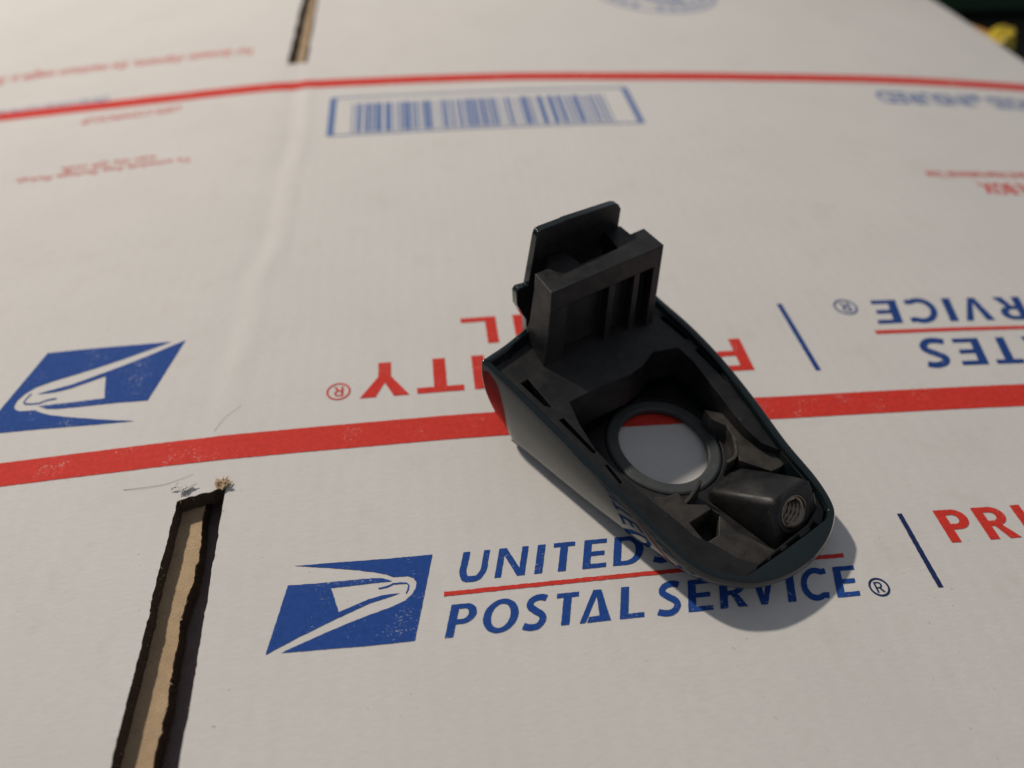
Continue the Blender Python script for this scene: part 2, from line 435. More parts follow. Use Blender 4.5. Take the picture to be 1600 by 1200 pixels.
# loose paper fibres along the cut
rnd = random.Random(5); fparts = []
for lp_, zz, n_f in ((L2[1], 0.0, 190), (torn, None, 120)):
    for _ in range(n_f):
        i_ = rnd.randrange(len(lp_)); x, y = lp_[i_]
        if y < 40: continue
        z = zs(x, y)-rnd.uniform(0, TH*0.8) if zz is not None else FZ(x, y)-rnd.uniform(-.1, 2.5)
        L_f = rnd.uniform(0.4, 1.5); a = rnd.uniform(0, 2*math.pi); p = Vector((x, y, z)); d = Vector((math.cos(a), math.sin(a), rnd.uniform(-.2, .6)))
        q = p+d*L_f; sd = Vector((-d.y, d.x, 0)).normalized()*rnd.uniform(.05, .22); mid_ = p+d*L_f*.5+Vector((0, 0, .12))
        fparts.append(([tuple(p+sd), tuple(p-sd), tuple(mid_-sd*.7), tuple(mid_+sd*.7), tuple(q)], [(0, 1, 2, 3), (3, 2, 4)]))
fo = obj('paper_fibres', *join(*fparts), M['kraft'], tp, smooth=None); fo['kind'] = 'stuff'

# ------------------------------------------------------------------ printing on the box
def px_loop(pts, f=lambda x, y: (x, y)): return [S(*f(x, y)) for x, y in pts]
KX = [-430, -150, 0, 60, 123, 218, 447]
def stripe(name, y0, y1, x0, x1, mat):
    top = [(x, float(np.interp(x, KX, y1))) for x in np.arange(x0, x1, 1.3)]; bot = [(x, float(np.interp(x, KX, y0))) for x in np.arange(x0, x1, 1.3)]
    j = lambda p, s: (p[0], p[1]+0.16*noise.noise((p[0]*0.9, s, 1.0))+0.06*noise.noise((p[0]*3.1, s, 2.0)))
    return sheet(name, [[j(p, 1.0) for p in bot]+[j(p, 7.0) for p in top[::-1]]], mat, box)
stripe('red_stripe', [177.8, 177.8, 177.8, 176.8, 175.4, 174.9, 174.5], [188.4, 188.6, 189.2, 188.2, 186.4, 186.2, 186], XL, XR, M['red'])
stripe('red_stripe', [473, 473.2, 473.6, 472.2, 468.7, 467, 471.5], [484.8, 484.8, 484.6, 483, 479.8, 478.5, 483.5], XL, XR, M['red'])

q6 = lambda x, y: (x/2.667+400, y/2.667+800)
E1 = [(160, 226), (340, 211), (540, 196), (735, 178), (662, 538), (450, 560), (105, 588), (200, 545), (300, 500), (400, 458), (480, 427), (560, 398), (620, 370), (652, 342), (667, 315), (668, 292), (655, 275), (630, 268), (598, 270), (572, 272), (545, 262), (500, 252), (420, 243), (300, 233)]
E2 = [(133, 307), (250, 299), (400, 284), (480, 277), (530, 277), (568, 289), (520, 294), (440, 303), (312, 318), (330, 370), (345, 418), (400, 394), (470, 364), (530, 347), (602, 338), (560, 354), (480, 379), (400, 415), (300, 462), (180, 522), (40, 596)]
E3 = stroke([(510, 320), (545, 313), (572, 300), (600, 297), (628, 298), (637, 306), (634, 322), (625, 341)], 7, 5)
emb = [px_loop(E, q6) for E in (E1, E2, E3)]
sheet('eagle_emblem', emb, M['blue'], box, ml=3.0, jitter=0.07)
# the larger emblem printed the other way round: same artwork, fitted on four corners of it
src = np.array([S(*q6(*p)) for p in [(40, 595), (133, 305), (105, 587), (160, 226)]])
dst = np.array([S(x/3.81, y/3.81+500) for x, y in [(1105, 122), (880, 482), (1020, 132), (800, 603)]])
A_ = np.hstack([src, np.ones((4, 1))]); Mx, *_r = np.linalg.lstsq(A_, dst, rcond=None)
emb2 = [[tuple(np.array([x, y, 1.0])@Mx) for x, y in lp] for lp in emb]
sheet('eagle_emblem', emb2, M['blue'], box, ml=3.0, jitter=0.07)

# lettering: glyph outlines in a unit-height cell, width given per letter
def G(ch, w, t):
    """outline loops of a capital, x in 0..w, y in 0..1, stem t"""
    h = t*0.62                                   # horizontal strokes are thinner
    if ch == 'I': return [[(0, 0), (t, 0), (t, 1), (0, 1)]]
    if ch == 'T': return [[(w/2-t/2, 0), (w/2+t/2, 0), (w/2+t/2, 1-h), (w, 1-h), (w, 1), (0, 1), (0, 1-h), (w/2-t/2, 1-h)]]
    if ch == 'L': return [[(0, 0), (w, 0), (w, h), (t, h), (t, 1), (0, 1)]]
    if ch == 'E': return [[(0, 0), (w, 0), (w, h), (t, h), (t, .5-h/2), (w*.9, .5-h/2), (w*.9, .5+h/2), (t, .5+h/2), (t, 1-h), (w*.97, 1-h), (w*.97, 1), (0, 1)]]
    if ch == 'N': return [[(0, 0), (t*.8, 0), (t*.8, .74), (w-t*.95, 0), (w, 0), (w, 1), (w-t*.8, 1), (w-t*.8, .27), (t*.95, 1), (0, 1)]]
    if ch == 'V': return [[(w/2-t*.42, 0), (w/2+t*.42, 0), (w, 1), (w-t*.85, 1), (w/2+t*.05, .24), (t, 1), (0, 1)]]
    if ch == 'A': return [[(0, 0), (t*.72, 0), (w/2-t*.02, .80), (w-t*1.05-(w*.10), .17+h*.1), (w*.30, .17), (w*.24, 0), (w, 0), (w/2+t*.5, 1), (w/2-t*.5, 1)]]
    if ch == 'a':  # plain grotesque A
        return [[(0, 0), (t, 0), (w*.3, .24), (w*.7, .24), (w-t, 0), (w, 0), (w/2+t*.55, 1), (w/2-t*.55, 1)], [(w*.37, .42), (w*.63, .42), (w/2, .80)]]
    if ch == 'M': return [[(0, 0), (t*.9, 0), (t*.9, .65), (w/2-t*.3, 0), (w/2+t*.3, 0), (w-t*.9, .65), (w-t*.9, 0), (w, 0), (w, 1), (w-t, 1), (w/2, .36), (t, 1), (0, 1)]]
    if ch == 'Y': return [[(w/2-t/2, 0), (w/2+t/2, 0), (w/2+t/2, .42), (w, 1), (w-t*1.2, 1), (w/2, .60), (t*1.2, 1), (0, 1), (w/2-t/2, .42)]]
    if ch == 'O': return [arc(w/2, .5, w/2, .52, 0, 360, 40)[:-1], arc(w/2, .5, w/2-t*.95, .52-h, 0, 360, 40)[:-1]]
    if ch == 'C': return [stroke([(w*.98, .90)]+arc(w*.56, .5, w*.56-t*.45, .52-h*.5, 58, 302, 30)+[(w*.98, .10)], h*1.25)]
    if ch == 'S': return [stroke(cr([(w*.93, .90), (w*.62, .955), (w*.28, .88), (w*.20, .70), (w*.48, .54), (w*.78, .40), (w*.86, .24), (w*.68, .07), (w*.36, .04), (w*.02, .10)], 6, False), t*.82)]
    if ch == 'U': return [stroke(cr([(t*.45, 1), (t*.45, .6), (t*.45, .33), (w*.26, .09), (w*.5, .05), (w*.74, .09), (w-t*.38, .33), (w-t*.38, .6), (w-t*.38, 1)], 6, False), t*.9, t*.75)]
    if ch == 'D': return [[(0, 0), (w*.45, 0)]+arc(w*.45, .5, w*.55, .5, -90, 90, 22)[1:]+[(0, 1)], [(t, h), (w*.42, h)]+arc(w*.42, .5, w*.58-t, .5-h, -90, 90, 22)[1:]+[(t, 1-h)]]
    if ch == 'P': return [[(0, 0), (t, 0), (t, .38), (w*.55, .38)]+arc(w*.55, .69, w*.45, .31, -90, 90, 16)[1:]+[(0, 1)], [(t, .38+h), (w*.52, .38+h)]+arc(w*.52, .69, w*.48-t*.95, .31-h, -90, 90, 16)[1:]+[(t, 1-h)]]
    if ch == 'R': return [[(0, 0), (t, 0), (t, .40), (w*.42, .40), (w-t*1.15, 0), (w, 0), (w*.66, .42)]+arc(w*.52, .705, w*.42, .295, -70, 90, 16)+[(0, 1)], [(t, .40+h), (w*.5, .40+h)]+arc(w*.5, .70, w*.44-t*.95, .295-h, -90, 90, 16)[1:]+[(t, 1-h)]]
    raise ValueError(ch)
def word(name, letters, x0y0, hgt, stem, mat, slant=0.0, flip=False, ml=3.0, jitter=0.05):
    """letters: list of (char, left, right) in plan units along the baseline from x0y0"""
    loops = []
    for ch, xl, xr in letters:
        w = (xr-xl)/hgt
        for lp in G(ch, w, stem):
            L = []
            for u, v in lp:
                a, b = xl+(u+slant*v)*hgt, v*hgt
                L.append((x0y0[0]-a, x0y0[1]-b) if flip else (x0y0[0]+a, x0y0[1]+b))
            loops.append(L)
    return sheet(name, loops, mat, box, ml=ml, jitter=jitter)
def px_x(x, y): return S(x, y)[0]
# near line 1 / 2 (positions read along each baseline)
def baseline_letters(spec, ya, yb, xa, xb):
    out = []
    for ch, l, r in spec:
        yl = ya+(yb-ya)*(l-xa)/(xb-xa); yr = ya+(yb-ya)*(r-xa)/(xb-xa)
        out.append((ch, px_x(l, yl), px_x(r, yr)))
    return out
P2 = baseline_letters([('P', 694.5, 738), ('O', 750, 806), ('S', 816, 851), ('T', 865, 900), ('A', 905, 954), ('L', 968, 1006), ('S', 1027, 1063), ('E', 1075, 1114), ('R', 1125, 1168), ('V', 1176, 1212), ('I', 1231, 1249), ('C', 1253, 1296), ('E', 1307, 1342)], 996, 926, 690, 1345)
P1 = baseline_letters([('U', 714, 757), ('N', 772, 819), ('I', 834, 843), ('T', 860, 894), ('E', 909, 946), ('D', 957, 1004), ('S', 1020, 1052), ('T', 1064, 1098), ('A', 1096, 1140), ('T', 1146, 1180), ('E', 1190, 1224), ('S', 1232, 1262)], 906, 853, 710, 1260)
SL = 0.26
word('lettering', P2, (0, 104.4), 10.0, 0.238, M['blue'], SL)
word('lettering', P1, (0, 121.7), 9.9, 0.238, M['blue'], SL)
sheet('thin_red_rule', [[(px_x(693, 931), 117.4), (px_x(1318, 870), 117.4), (px_x(1318, 870)+.3, 118.8), (px_x(693, 931)+.3, 118.8)]], M['red'], box, jitter=0.09)
def reg_mark(c, r, mat, flip=False, th=0.11):
    lo = arc(c[0], c[1], r, r, 0, 360, 40)[:-1]; li = arc(c[0], c[1], r*(1-2*th*.9), r*(1-2*th*.9), 0, 360, 40)[:-1]
    s = -1 if flip else 1; k = r*1.12
    gl = [[(c[0]+s*(u-.36)*k, c[1]+s*(v-.5)*k) for u, v in lp] for lp in G('R', 0.72, 0.17)]
    return sheet('registered_mark', [lo, li]+gl, mat, box, ml=2.0)
reg_mark(S(1373.5, 917.5), 3.1, M['dark_blue'])
def bar(name, p, q, w, mat):
    a, b = np.array(S(*p)), np.array(S(*q)); d = (b-a)/np.linalg.norm(b-a); n = np.array([-d[1], d[0]])*w/2
    return sheet(name, [[tuple(a+n), tuple(a-n), tuple(b-n), tuple(b+n)]], mat, box, jitter=0.07)
bar('divider_line', (1405, 803), (1470, 918), 1.7, M['dark_blue'])
bar('divider_line', (1217, 475), (1279, 579), 2.2, M['navy'])
# near PRIORITY (runs out of the frame)
y_, h_ = 119.4, 12.2
ad = 13.2
xs0 = 153.6
pri = [('P', 0, 10.2), ('R', 13.2, 24.0), ('I', 27.2, 30.4), ('O', 33, 46), ('R', 49.2, 60), ('I', 63, 66.2), ('T', 68, 78.5), ('Y', 79, 90.5)]
word('lettering', pri, (xs0, y_), h_, 0.275, M['red'])
# far line: PRIORITY over MAIL, upside down from here
yb = 219.4; hb = 18.2
x0 = px_x(1159, 540)+0.3
yl = [('Y', 0, 0)]
pr2 = [('P', 0, 15.5), ('R', 20.5, 36.5), ('I', 41.5, 46.2), ('O', 51, 70), ('R', 75.5, 91), ('I', 96, 100.7), ('T', 103, 117)]
tx = x0
LT = [(c, a, b) for c, a, b in pr2]
# anchor the end of the word on the measured Y and T
yL, yR = px_x(640, 617), px_x(562, 623)
tL, tR = px_x(726, 610), px_x(652, 617)
LT[-1] = ('T', tx-tL, tx-tR); LT[-2] = ('I', tx-tL-8.6, tx-tL-4.0); LT.append(('Y', tx-yL, tx-yR))
s_ = (tx-tL-13.5)/(91.0)
for k in range(5):
    c, a, b = LT[k]; LT[k] = (c, a*s_, b*s_)
word('lettering', LT, (x0, 219.6), 18.3, 0.26, M['red'], flip=True)
lx = px_x(770, 497)
word('lettering', [('L', 0.0-1.0, 13.2), ('I', -12.4, -8.0), ('a', -33, -16.5), ('M', -58, -38)], (lx, 242.6), 16.2, 0.27, M['red'], flip=True)
reg_mark(S(529, 612), 4.4, M['red'], True, 0.085)
# far UNITED STATES / POSTAL SERVICE, upside down
xe = px_x(1365, 470)
def flipw(spec, xright, yb, h):
    return word('lettering', spec, (xright, yb), h, 0.25, M['navy'], SL, True)
def spread(text, widths, gap, h):
    out, x = [], 0.0
    for ch in text:
        if ch == ' ': x += 0.55*h; continue
        w = widths[ch]*h; out.append((ch, x, x+w)); x += w+gap*h
    return out, x-gap*h
WD = dict(P=.80, O=1.02, S=.72, T=.78, A=.98, L=.72, E=.74, R=.84, V=.86, I=.27, C=.90, U=.86, N=.95, D=.98)
e0 = S(1360, 471); e1 = S(1404, 506)
hS = abs(e1[1]-e0[1])
spec, tot = spread('POSTAL SERVICE', WD, 0.235, hS)
flipw(spec, e0[0]+tot+SL*hS*0.0, max(e0[1], e1[1])+0.4, hS)
s0 = S(1437, 537); s1 = S(1455, 572)
hT = 15.6
spec, tot = spread('UNITED STATES', WD, 0.235, hT)
flipw(spec, S(1440, 541)[0]+tot, S(1445, 532)[1]+0.3, hT)
r0 = S(1368, 520); r1 = S(1600, 508)
sheet('thin_red_rule', [[(r0[0], r0[1]-.9), (r0[0]+190, r0[1]-.9), (r0[0]+190, r0[1]+1.3), (r0[0], r0[1]+1.3)]], M['red'], box, jitter=0.1)
reg_mark(S(1321, 480), 5.0, M['navy'], True, 0.09)

# barcode panel
bl, br = S(511, 203), S(1008, 195); tl, tr = S(517, 150), S(984, 144)
bx0, bx1, by0, by1 = (bl[0]+tl[0])/2, (br[0]+tr[0])/2, (bl[1]+br[1])/2-3, (tl[1]+tr[1])/2+2
rect = lambda a, b, c, d: [(a, c), (b, c), (b, d), (a, d)]
fr = [rect(bx0, bx0+3.8, by0, by1), rect(bx1-3.8, bx1, by0, by1), rect(bx0+3.8, bx1-3.8, by0, by0+1.3), rect(bx0+3.8, bx1-3.8, by1-1.3, by1)]
sheet('barcode_frame', fr, M['pale_blue'], box, ml=6)
bars = []; x = bx0+13.5; random.seed(21)
while x < bx1-16:
    w = random.choice([0.9, 0.9, 0.9, 1.8, 1.8, 2.7, 3.6]); bars.append(rect(x, min(x+w, bx1-14), by0+3.0, by1-9.5)); x += w+random.choice([0.9, 0.9, 0.9, 1.8, 1.8, 2.7])
sheet('barcode', bars, M['pale_blue'], box, ml=8)

# small print: letters from the built-in font laid on the board, upside down from here
def small_text(name, body, c0, c1, hgt, mat, bold=0.0):
    """body runs from pixel c0 (its start) to pixel c1 (its end)"""
    cu = bpy.data.curves.new('text', 'FONT'); cu.body = body; cu.size = 1.0; cu.resolution_u = 3; cu.offset = bold
    to = bpy.data.objects.new('text', cu); sc.collection.objects.link(to)
    dg = bpy.context.evaluated_depsgraph_get(); me = bpy.data.meshes.new_from_object(to.evaluated_get(dg))
    vs_ = np.array([v.co[:2] for v in me.vertices]); fs_ = [tuple(p.vertices) for p in me.polygons]
    bpy.data.objects.remove(to); bpy.data.curves.remove(cu); bpy.data.meshes.remove(me)
    a, b = np.array(S(*c0)), np.array(S(*c1)); L = np.linalg.norm(b-a); d = (b-a)/L; n = np.array([-d[1], d[0]])
    sx = L/(vs_[:, 0].max()-vs_[:, 0].min()); x0_ = vs_[:, 0].min()
    out = [a+d*(x-x0_)*sx+n*(y*hgt/0.72) for x, y in vs_]
    return obj(name, [(p[0], p[1], zs(p[0], p[1])+0.16) for p in out], fs_, mat, box, smooth=None)
small_text('small_print', 'To schedule free Package Pickup,', (300, 245), (25, 281), 5.5, M['red'])
small_text('small_print', 'scan the QR code.', (244, 243), (95, 262.5), 5.5, M['red'])
small_text('small_print', 'USPS.COM/PICKUP', (283, 165), (130, 186), 8.0, M['red'])
small_text('small_print', 'TRACKED', (1620, 158), (1535, 152), 17.0, M['pale_blue'], 0.02)
small_text('small_print', 'INSURED', (1505, 150), (1362, 143), 17.0, M['pale_blue'], 0.02)
cst = S(1521, 153)
star = []
for k in range(10):
    r_ = 7.5 if k % 2 == 0 else 3.0; a_ = math.radians(-90+36*k); star.append((cst[0]+r_*math.cos(a_), cst[1]+r_*math.sin(a_)))
sheet('star', [star], M['pale_blue'], box)
small_text('small_print', 'FLAT RATE BOX', (1700, 293), (1525, 286), 11.0, M['red'], 0.03)
small_text('small_print', 'For Domestic and International Use', (1700, 273), (1443, 268), 7.5, M['red'], 0.01)
small_text('small_print', 'For domestic shipments, the maximum weight is 70 lbs', (395, 74), (-30, 125), 13.0, M['red'], 0.0)
small_text('small_print', 'UNITED STATES POSTAL SERVICE', (172, 150), (-40, 180), 9.0, M['pale_blue'], 0.0)
cs = S(1021, -14)
ring = [arc(cs[0], cs[1], 50, 50, 0, 360, 60)[:-1], arc(cs[0], cs[1], 47, 47, 0, 360, 60)[:-1], arc(cs[0], cs[1], 33, 33, 0, 360, 50)[:-1], arc(cs[0], cs[1], 31, 31, 0, 360, 50)[:-1],
        stroke(arc(cs[0]+8, cs[1], 22, 22, 60, 300, 24), 9), stroke(arc(cs[0]+14, cs[1], 9, 9, 40, 320, 16), 6)]
for k in range(26):
    a_ = math.radians(360*k/26); r_ = 40
    if k % 9 == 0: continue
    c_ = (cs[0]+r_*math.cos(a_), cs[1]+r_*math.sin(a_)); t_ = np.array([-math.sin(a_), math.cos(a_)]); n_ = np.array([math.cos(a_), math.sin(a_)])
    ring.append([tuple(np.array(c_)+t_*i*2.6+n_*j*4.0) for i, j in ((-1, -1), (1, -1), (1, 1), (-1, 1))])
sheet('round_seal', ring, M['faint_blue'], box, ml=6)

# ================================================================== DOOR HANDLE CAP
ROOT = (62, 160, 0)
cap = empty('door_handle_cap', ROOT)
tag(cap, 'dark green glossy car door handle cap lying open side up on the white box', 'handle cap')
# the cap is deep at the back and shallow at its tip: the rim lies in a sloping plane
PA, PB, PC = -0.1511, 0.1477, 7.39
def plane(x, y, off=0.0): return PA*x+PB*y+PC+off
def PP(x, y, off=0.0):
    r = _ray(x, y); d = np.array([r@DH, r@DV, r@UP]); t = (H-PC-off)/(PA*d[0]+PB*d[1]-d[2])
    return np.array([0, 0, H])+t*d
rim_spec = [  # rim pixel or plan point, foot offset inward, foot height
 ((752.5, 563), (19.6, 177.2, 6.0)), ((762, 573), (20.6, 174.4, 5.4)), ((800, 610), (0.9, 5.0)), ((840, 650), (0.9, 4.8)), ((880, 690), (0.9, 4.8)), ((920, 730), (0.9, 5.0)), ((960, 770), (1.0, 5.2)), ((1002, 812), (1.2, 5.6)),
 ((1040, 849), (1.8, 6.0)), ((1075, 879), (2.4, 6.2)), ((1110, 899), (2.8, 6.0)), ((1150, 909), (3.0, 5.6)), ((1190, 910), (3.2, 5.2)), ((1235, 896), (3.4, 4.6)), ((1270, 872), (3.4, 4.0)), ((1293, 843), (3.4, 3.4)), ((1304, 812), (3.4, 3.0)), ((1302, 787), (3.4, 2.8)),
 ((1277, 746), (3.4, 2.6)), ((1230, 690), (3.4, 2.6)), ((1180, 622), (3.6, 2.8)), ((1130, 560), (3.8, 3.0)), ((1080, 508), (4.2, 3.4)), ((1032, 466), (4.5, 4.0)), ((78.6, 218.0, 0), (74.5, 205.5, 5.0)), ((76.2, 221.4, 0), (72, 207.0, 5.5)), ((72.5, 221.3, 0.4), (69.5, 206.0, 5.3)),
 ((64, 218.0, 1), (62, 202, 5.0)), ((49, 209.5, 1.5), (48, 194.0, 5.0)), ((34, 200.5, 0.8), (35.5, 186.0, 5.5)), ((790, 537), (26.0, 181.0, 6.0)), ((762, 556), (21.4, 178.6, 6.0))]
_rp = [(np.array([p[0], p[1], plane(p[0], p[1], p[2])]) if len(p) == 3 else PP(*p)) for p, f in rim_spec]
_cen = np.mean([p[:2] for p in _rp], 0)
ctl = []
for i, (p, f) in enumerate(rim_spec):
    if len(f) == 3: q = f
    else:
        d = _rp[(i+1) % len(_rp)][:2]-_rp[i-1][:2]; n = np.array([-d[1], d[0]])/np.linalg.norm(d)
        if n@(_cen-_rp[i][:2]) < 0: n = -n
        q = (*(_rp[i][:2]+n*f[0]), f[1])
    ctl.append((*_rp[i], *q))
dense = cr(ctl, 9)
rim = [np.array(p[:3]) for p in dense]; foot = [np.array(p[3:]) for p in dense]; ND = len(dense)
def normals2(loop, k=3):
    out = []
    for i in range(len(loop)):
        d = loop[(i+k) % len(loop)][:2]-loop[i-k][:2]; d = d/np.linalg.norm(d); out.append(np.array([-d[1], d[0]]))
    return out
nin = normals2(rim)
cen = np.mean([r[:2] for r in rim], 0)
if sum(float((cen-r[:2])@n) for r, n in zip(rim, nin)) < 0: nin = [-n for n in nin]
K1, K2 = PP(1176, 893)[:2], PP(1287, 813)[:2]
kd = (K2-K1)/np.linalg.norm(K2-K1); kn = np.array([kd[1], -kd[0]])
if (cen-K1)@kn > 0: kn = -kn
_RX = np.array([r[:2] for r in rim])
def inset(d, clip=0.0):
    out = [r[:2]+n*d for r, n in zip(rim, nin)]
    ok = [float(np.min(np.hypot(*(_RX-p).T))) > d*0.94 for p in out]
    m = len(out); res = []
    for i, p in enumerate(out):
        if not ok[i]:
            for k in range(1, m):
                if ok[(i+k) % m]: p = out[(i+k) % m]; break
                if ok[i-k]: p = out[i-k]; break
        b = float((p-K1)@kn)+clip
        if b > 0: p = p-kn*b
        res.append(np.array(p))
    return res
# keyhole opening read at ring height
RZ = 3.2
hz = [(105, 520), (130, 430), (190, 352), (290, 306), (400, 318), (500, 368), (600, 455), (660, 550), (674, 610), (658, 680), (610, 737), (520, 770), (430, 776), (335, 755), (230, 700), (145, 615)]
hole_ctl = [hit(x/4+940, y/4+560, RZ)[:2] for x, y in hz]
hole = cr(hole_ctl, 6); HC = np.mean(hole, 0)
hang = np.unwrap([math.atan2(p[1]-HC[1], p[0]-HC[0]) for p in hole]); hrad = [np.linalg.norm(p-HC) for p in hole]
o_ = np.argsort(np.mod(hang, 2*math.pi)); ha = np.mod(hang, 2*math.pi)[o_]; hr = np.array(hrad)[o_]
# low-pass the radius to a clean oval
_B = np.array([[1, math.cos(a), math.sin(a), math.cos(2*a), math.sin(2*a)] for a in ha]); _c, *_r = np.linalg.lstsq(_B, hr, rcond=None)
def hole_r(a): return float(_c@np.array([1, math.cos(a), math.sin(a), math.cos(2*a), math.sin(2*a)]))
def hole_at(a, d=0.0): return HC+np.array([math.cos(a), math.sin(a)])*(hole_r(a)+d)
loops3 = []
fa = [math.atan2(f[1]-HC[1], f[0]-HC[0]) for f in foot]
loops3.append([(*hole_at(a, 0.6), 0.0) for a in fa])
loops3.append([(*(0.5*(hole_at(a, 0.6)+f[:2])), 0.08+0.15*f[2]) for a, f in zip(fa, foot)])
loops3.append([(*(0.12*hole_at(a, 0.6)+0.88*f[:2]), 0.72*f[2]) for a, f in zip(fa, foot)])
NS = 12
for k in range(NS+1):               # outer wall, tight radius at the foot then nearly straight
    t = k/NS
    ang = t*math.pi/2
    wz = 1-math.cos(ang)**1.0 if False else t**1.15
    wx = (1-(1-t)**1.75)
    sh = 0.9*max(0.0, (t-0.5)/0.5)**2
    loops3.append([(*(f[:2]+(r[:2]-n*0.9-f[:2])*wx+n*sh), f[2]+(r[2]-0.7-f[2])*wz) for f, r, n in zip(foot, rim, nin)])
loops3.append([(*(r[:2]+n*0.22), r[2]-0.2) for r, n in zip(rim, nin)])
loops3.append([(*(r[:2]+n*0.75), r[2]) for r, n in zip(rim, nin)])
in1 = inset(2.0); in2 = inset(2.5); in3 = inset(2.7)
loops3.append([(*p, r[2]-0.02) for p, r in zip(in1, rim)])
loops3.append([(*p, r[2]-0.5) for p, r in zip(in2, rim)])
loops3.append([(*p, r[2]-3) for p, r in zip(in3, rim)])
infl = [0.80*f[:2]+0.20*hole_at(a) for f, a in zip(foot, fa)]
loops3.append([(*(0.35*p+0.65*q), min(6.0, 0.45*r[2])) for p, q, r in zip(in3, infl, rim)])
loops3.append([(*q, 1.6+f[2]*0.3) for q, f in zip(infl, foot)])
loops3.append([(*hole_at(a, 0.6), 1.3) for a in fa])
sv = [p for lp in loops3 for p in lp]; sf = []
nl = len(loops3)
for l in range(nl):
    m = (l+1) % nl
    for i in range(ND):
        j = (i+1) % ND; sf.append((l*ND+i, l*ND+j, m*ND+j, m*ND+i))
shell = obj('shell', sv, sf, M['paint'], cap, smooth=38)
# raised ring round the keyhole
prof = [(0.0, 1.0), (-0.05, RZ-0.4), (0.35, RZ), (3.6, RZ+0.15), (4.3, RZ-0.35), (4.6, 1.2), (0.65, 1.0)]
rv, rf = [], []; NR = 96
for i in range(NR):
    a = 2*math.pi*i/NR
    for d, z in prof: rv.append((*hole_at(a, d), z))
for i in range(NR):
    for k in range(len(prof)):
        j = (i+1) % NR; k2 = (k+1) % len(prof); rf.append((i*7+k, j*7+k, j*7+k2, i*7+k2))
obj('keyhole_ring', rv, rf, M['ring'], cap, smooth=35)
# upright end plate
TZ = 52.0
_a, _b = hit(850, 402, TZ)[:2], hit(968, 352, TZ)[:2]
TD = (_b-_a)/np.linalg.norm(_b-_a); MD = np.array([-TD[1], TD[0]]); P0 = _a
def plate_pt(q, z, d): p = P0+TD*q+MD*d; return (p[0], p[1], z)
def plate_qz(x, y):
    r = _ray(x, y); d = np.array([r@DH, r@DV, r@UP]); t = float(MD@P0)/float(MD@d[:2])
    p = d*t; return (float(TD@(p[:2]-P0)), H+p[2])
pl = [plate_qz(*p) for p in [(824, 545), (822, 500), (815, 489), (808, 477), (807, 457), (811, 451), (825, 447), (839, 370), (842, 362), (849, 358), (881, 346), (884, 344), (960, 319), (966, 319), (970, 326), (966, 352), (963, 430), (975, 490), (975, 530)]]
Vp, Tp, Lp = triangulate([pl], 30)
pv = [plate_pt(q, z, 0) for q, z in Vp]+[plate_pt(q, z, 2.6) for q, z in Vp]; n_ = len(Vp)
pf = list(Tp)+[tuple(i+n_ for i in reversed(t)) for t in Tp]
m_ = len(pv); L_ = Lp[0]; pv += [plate_pt(q, z, 0) for q, z in L_]+[plate_pt(q, z, 2.6) for q, z in L_]
pf += [(m_+i, m_+(i+1) % len(L_), m_+len(L_)+(i+1) % len(L_), m_+len(L_)+i) for i in range(len(L_))]
obj('end_plate', pv, pf, None, cap, smooth=30, mats=[M['plastic'], M['paint']], midx=[0]*len(Tp)+[1]*(len(pf)-len(Tp)))

# ---- black inner frame
DZ = 17.6
def zp(pts, z): return [tuple(hit(x, y, z)[:2]) for x, y in pts]
well_px = [(890, 628), (938, 604), (985, 585), (1003, 572), (1021, 549), (1060, 543), (1082, 563), (1120, 611), (1163, 667), (1190, 692), (1231, 708), (1252, 736), (1270, 765), (1275, 795), (1262, 818), (1222, 851), (1184, 882), (1150, 871), (1115, 850), (1085, 838), (1060, 816), (1030, 792), (1000, 768), (955, 728), (930, 702), (905, 662)]
pp = lambda pts, off: [tuple(PP(x, y, off)[:2]) for x, y in pts]
DO = -2.3
well = pp(well_px, DO)
notch_px = [[(771, 553), (789, 543), (800, 558), (781, 566)], [(813, 599), (825, 592), (863, 637), (851, 634)], [(873, 656), (881, 653), (933, 708), (926, 708)], [(1030, 496), (1041, 491), (1080, 530), (1071, 530)], [(1086, 547), (1092, 543), (1140, 596), (1134, 594)], [(1153, 611), (1157, 610), (1182, 637), (1178, 638)], [(945, 727), (950, 726), (973, 754), (969, 757)]]
outl = []
for p in inset(2.95, 0.5):
    if not outl or math.hypot(p[0]-outl[-1][0], p[1]-outl[-1][1]) > 0.5: outl.append(tuple(p))
fr_v, fr_f = prism([outl, well]+[pp(n, DO) for n in notch_px], lambda x, y: max(4.5, min(8.0, plane(x, y, -8))), lambda x, y: plane(x, y, DO), 6.0)
frame = obj('inner_frame', fr_v, fr_f, M['plastic'], cap, smooth=35)
flr = pp([(890, 628), (938, 604), (1021, 549), (1060, 543), (1120, 611), (1190, 692), (1252, 736), (1275, 795), (1222, 851), (1184, 882), (1115, 850), (1060, 816), (955, 728)], -2.3)
fv_, ff_ = prism([flr, [tuple(hole_at(2*math.pi*i/48, 4.9)) for i in range(48)]], 2.4, 3.0, 6)
obj('frame_floor', fv_, ff_, M['plastic'], cap, smooth=35)
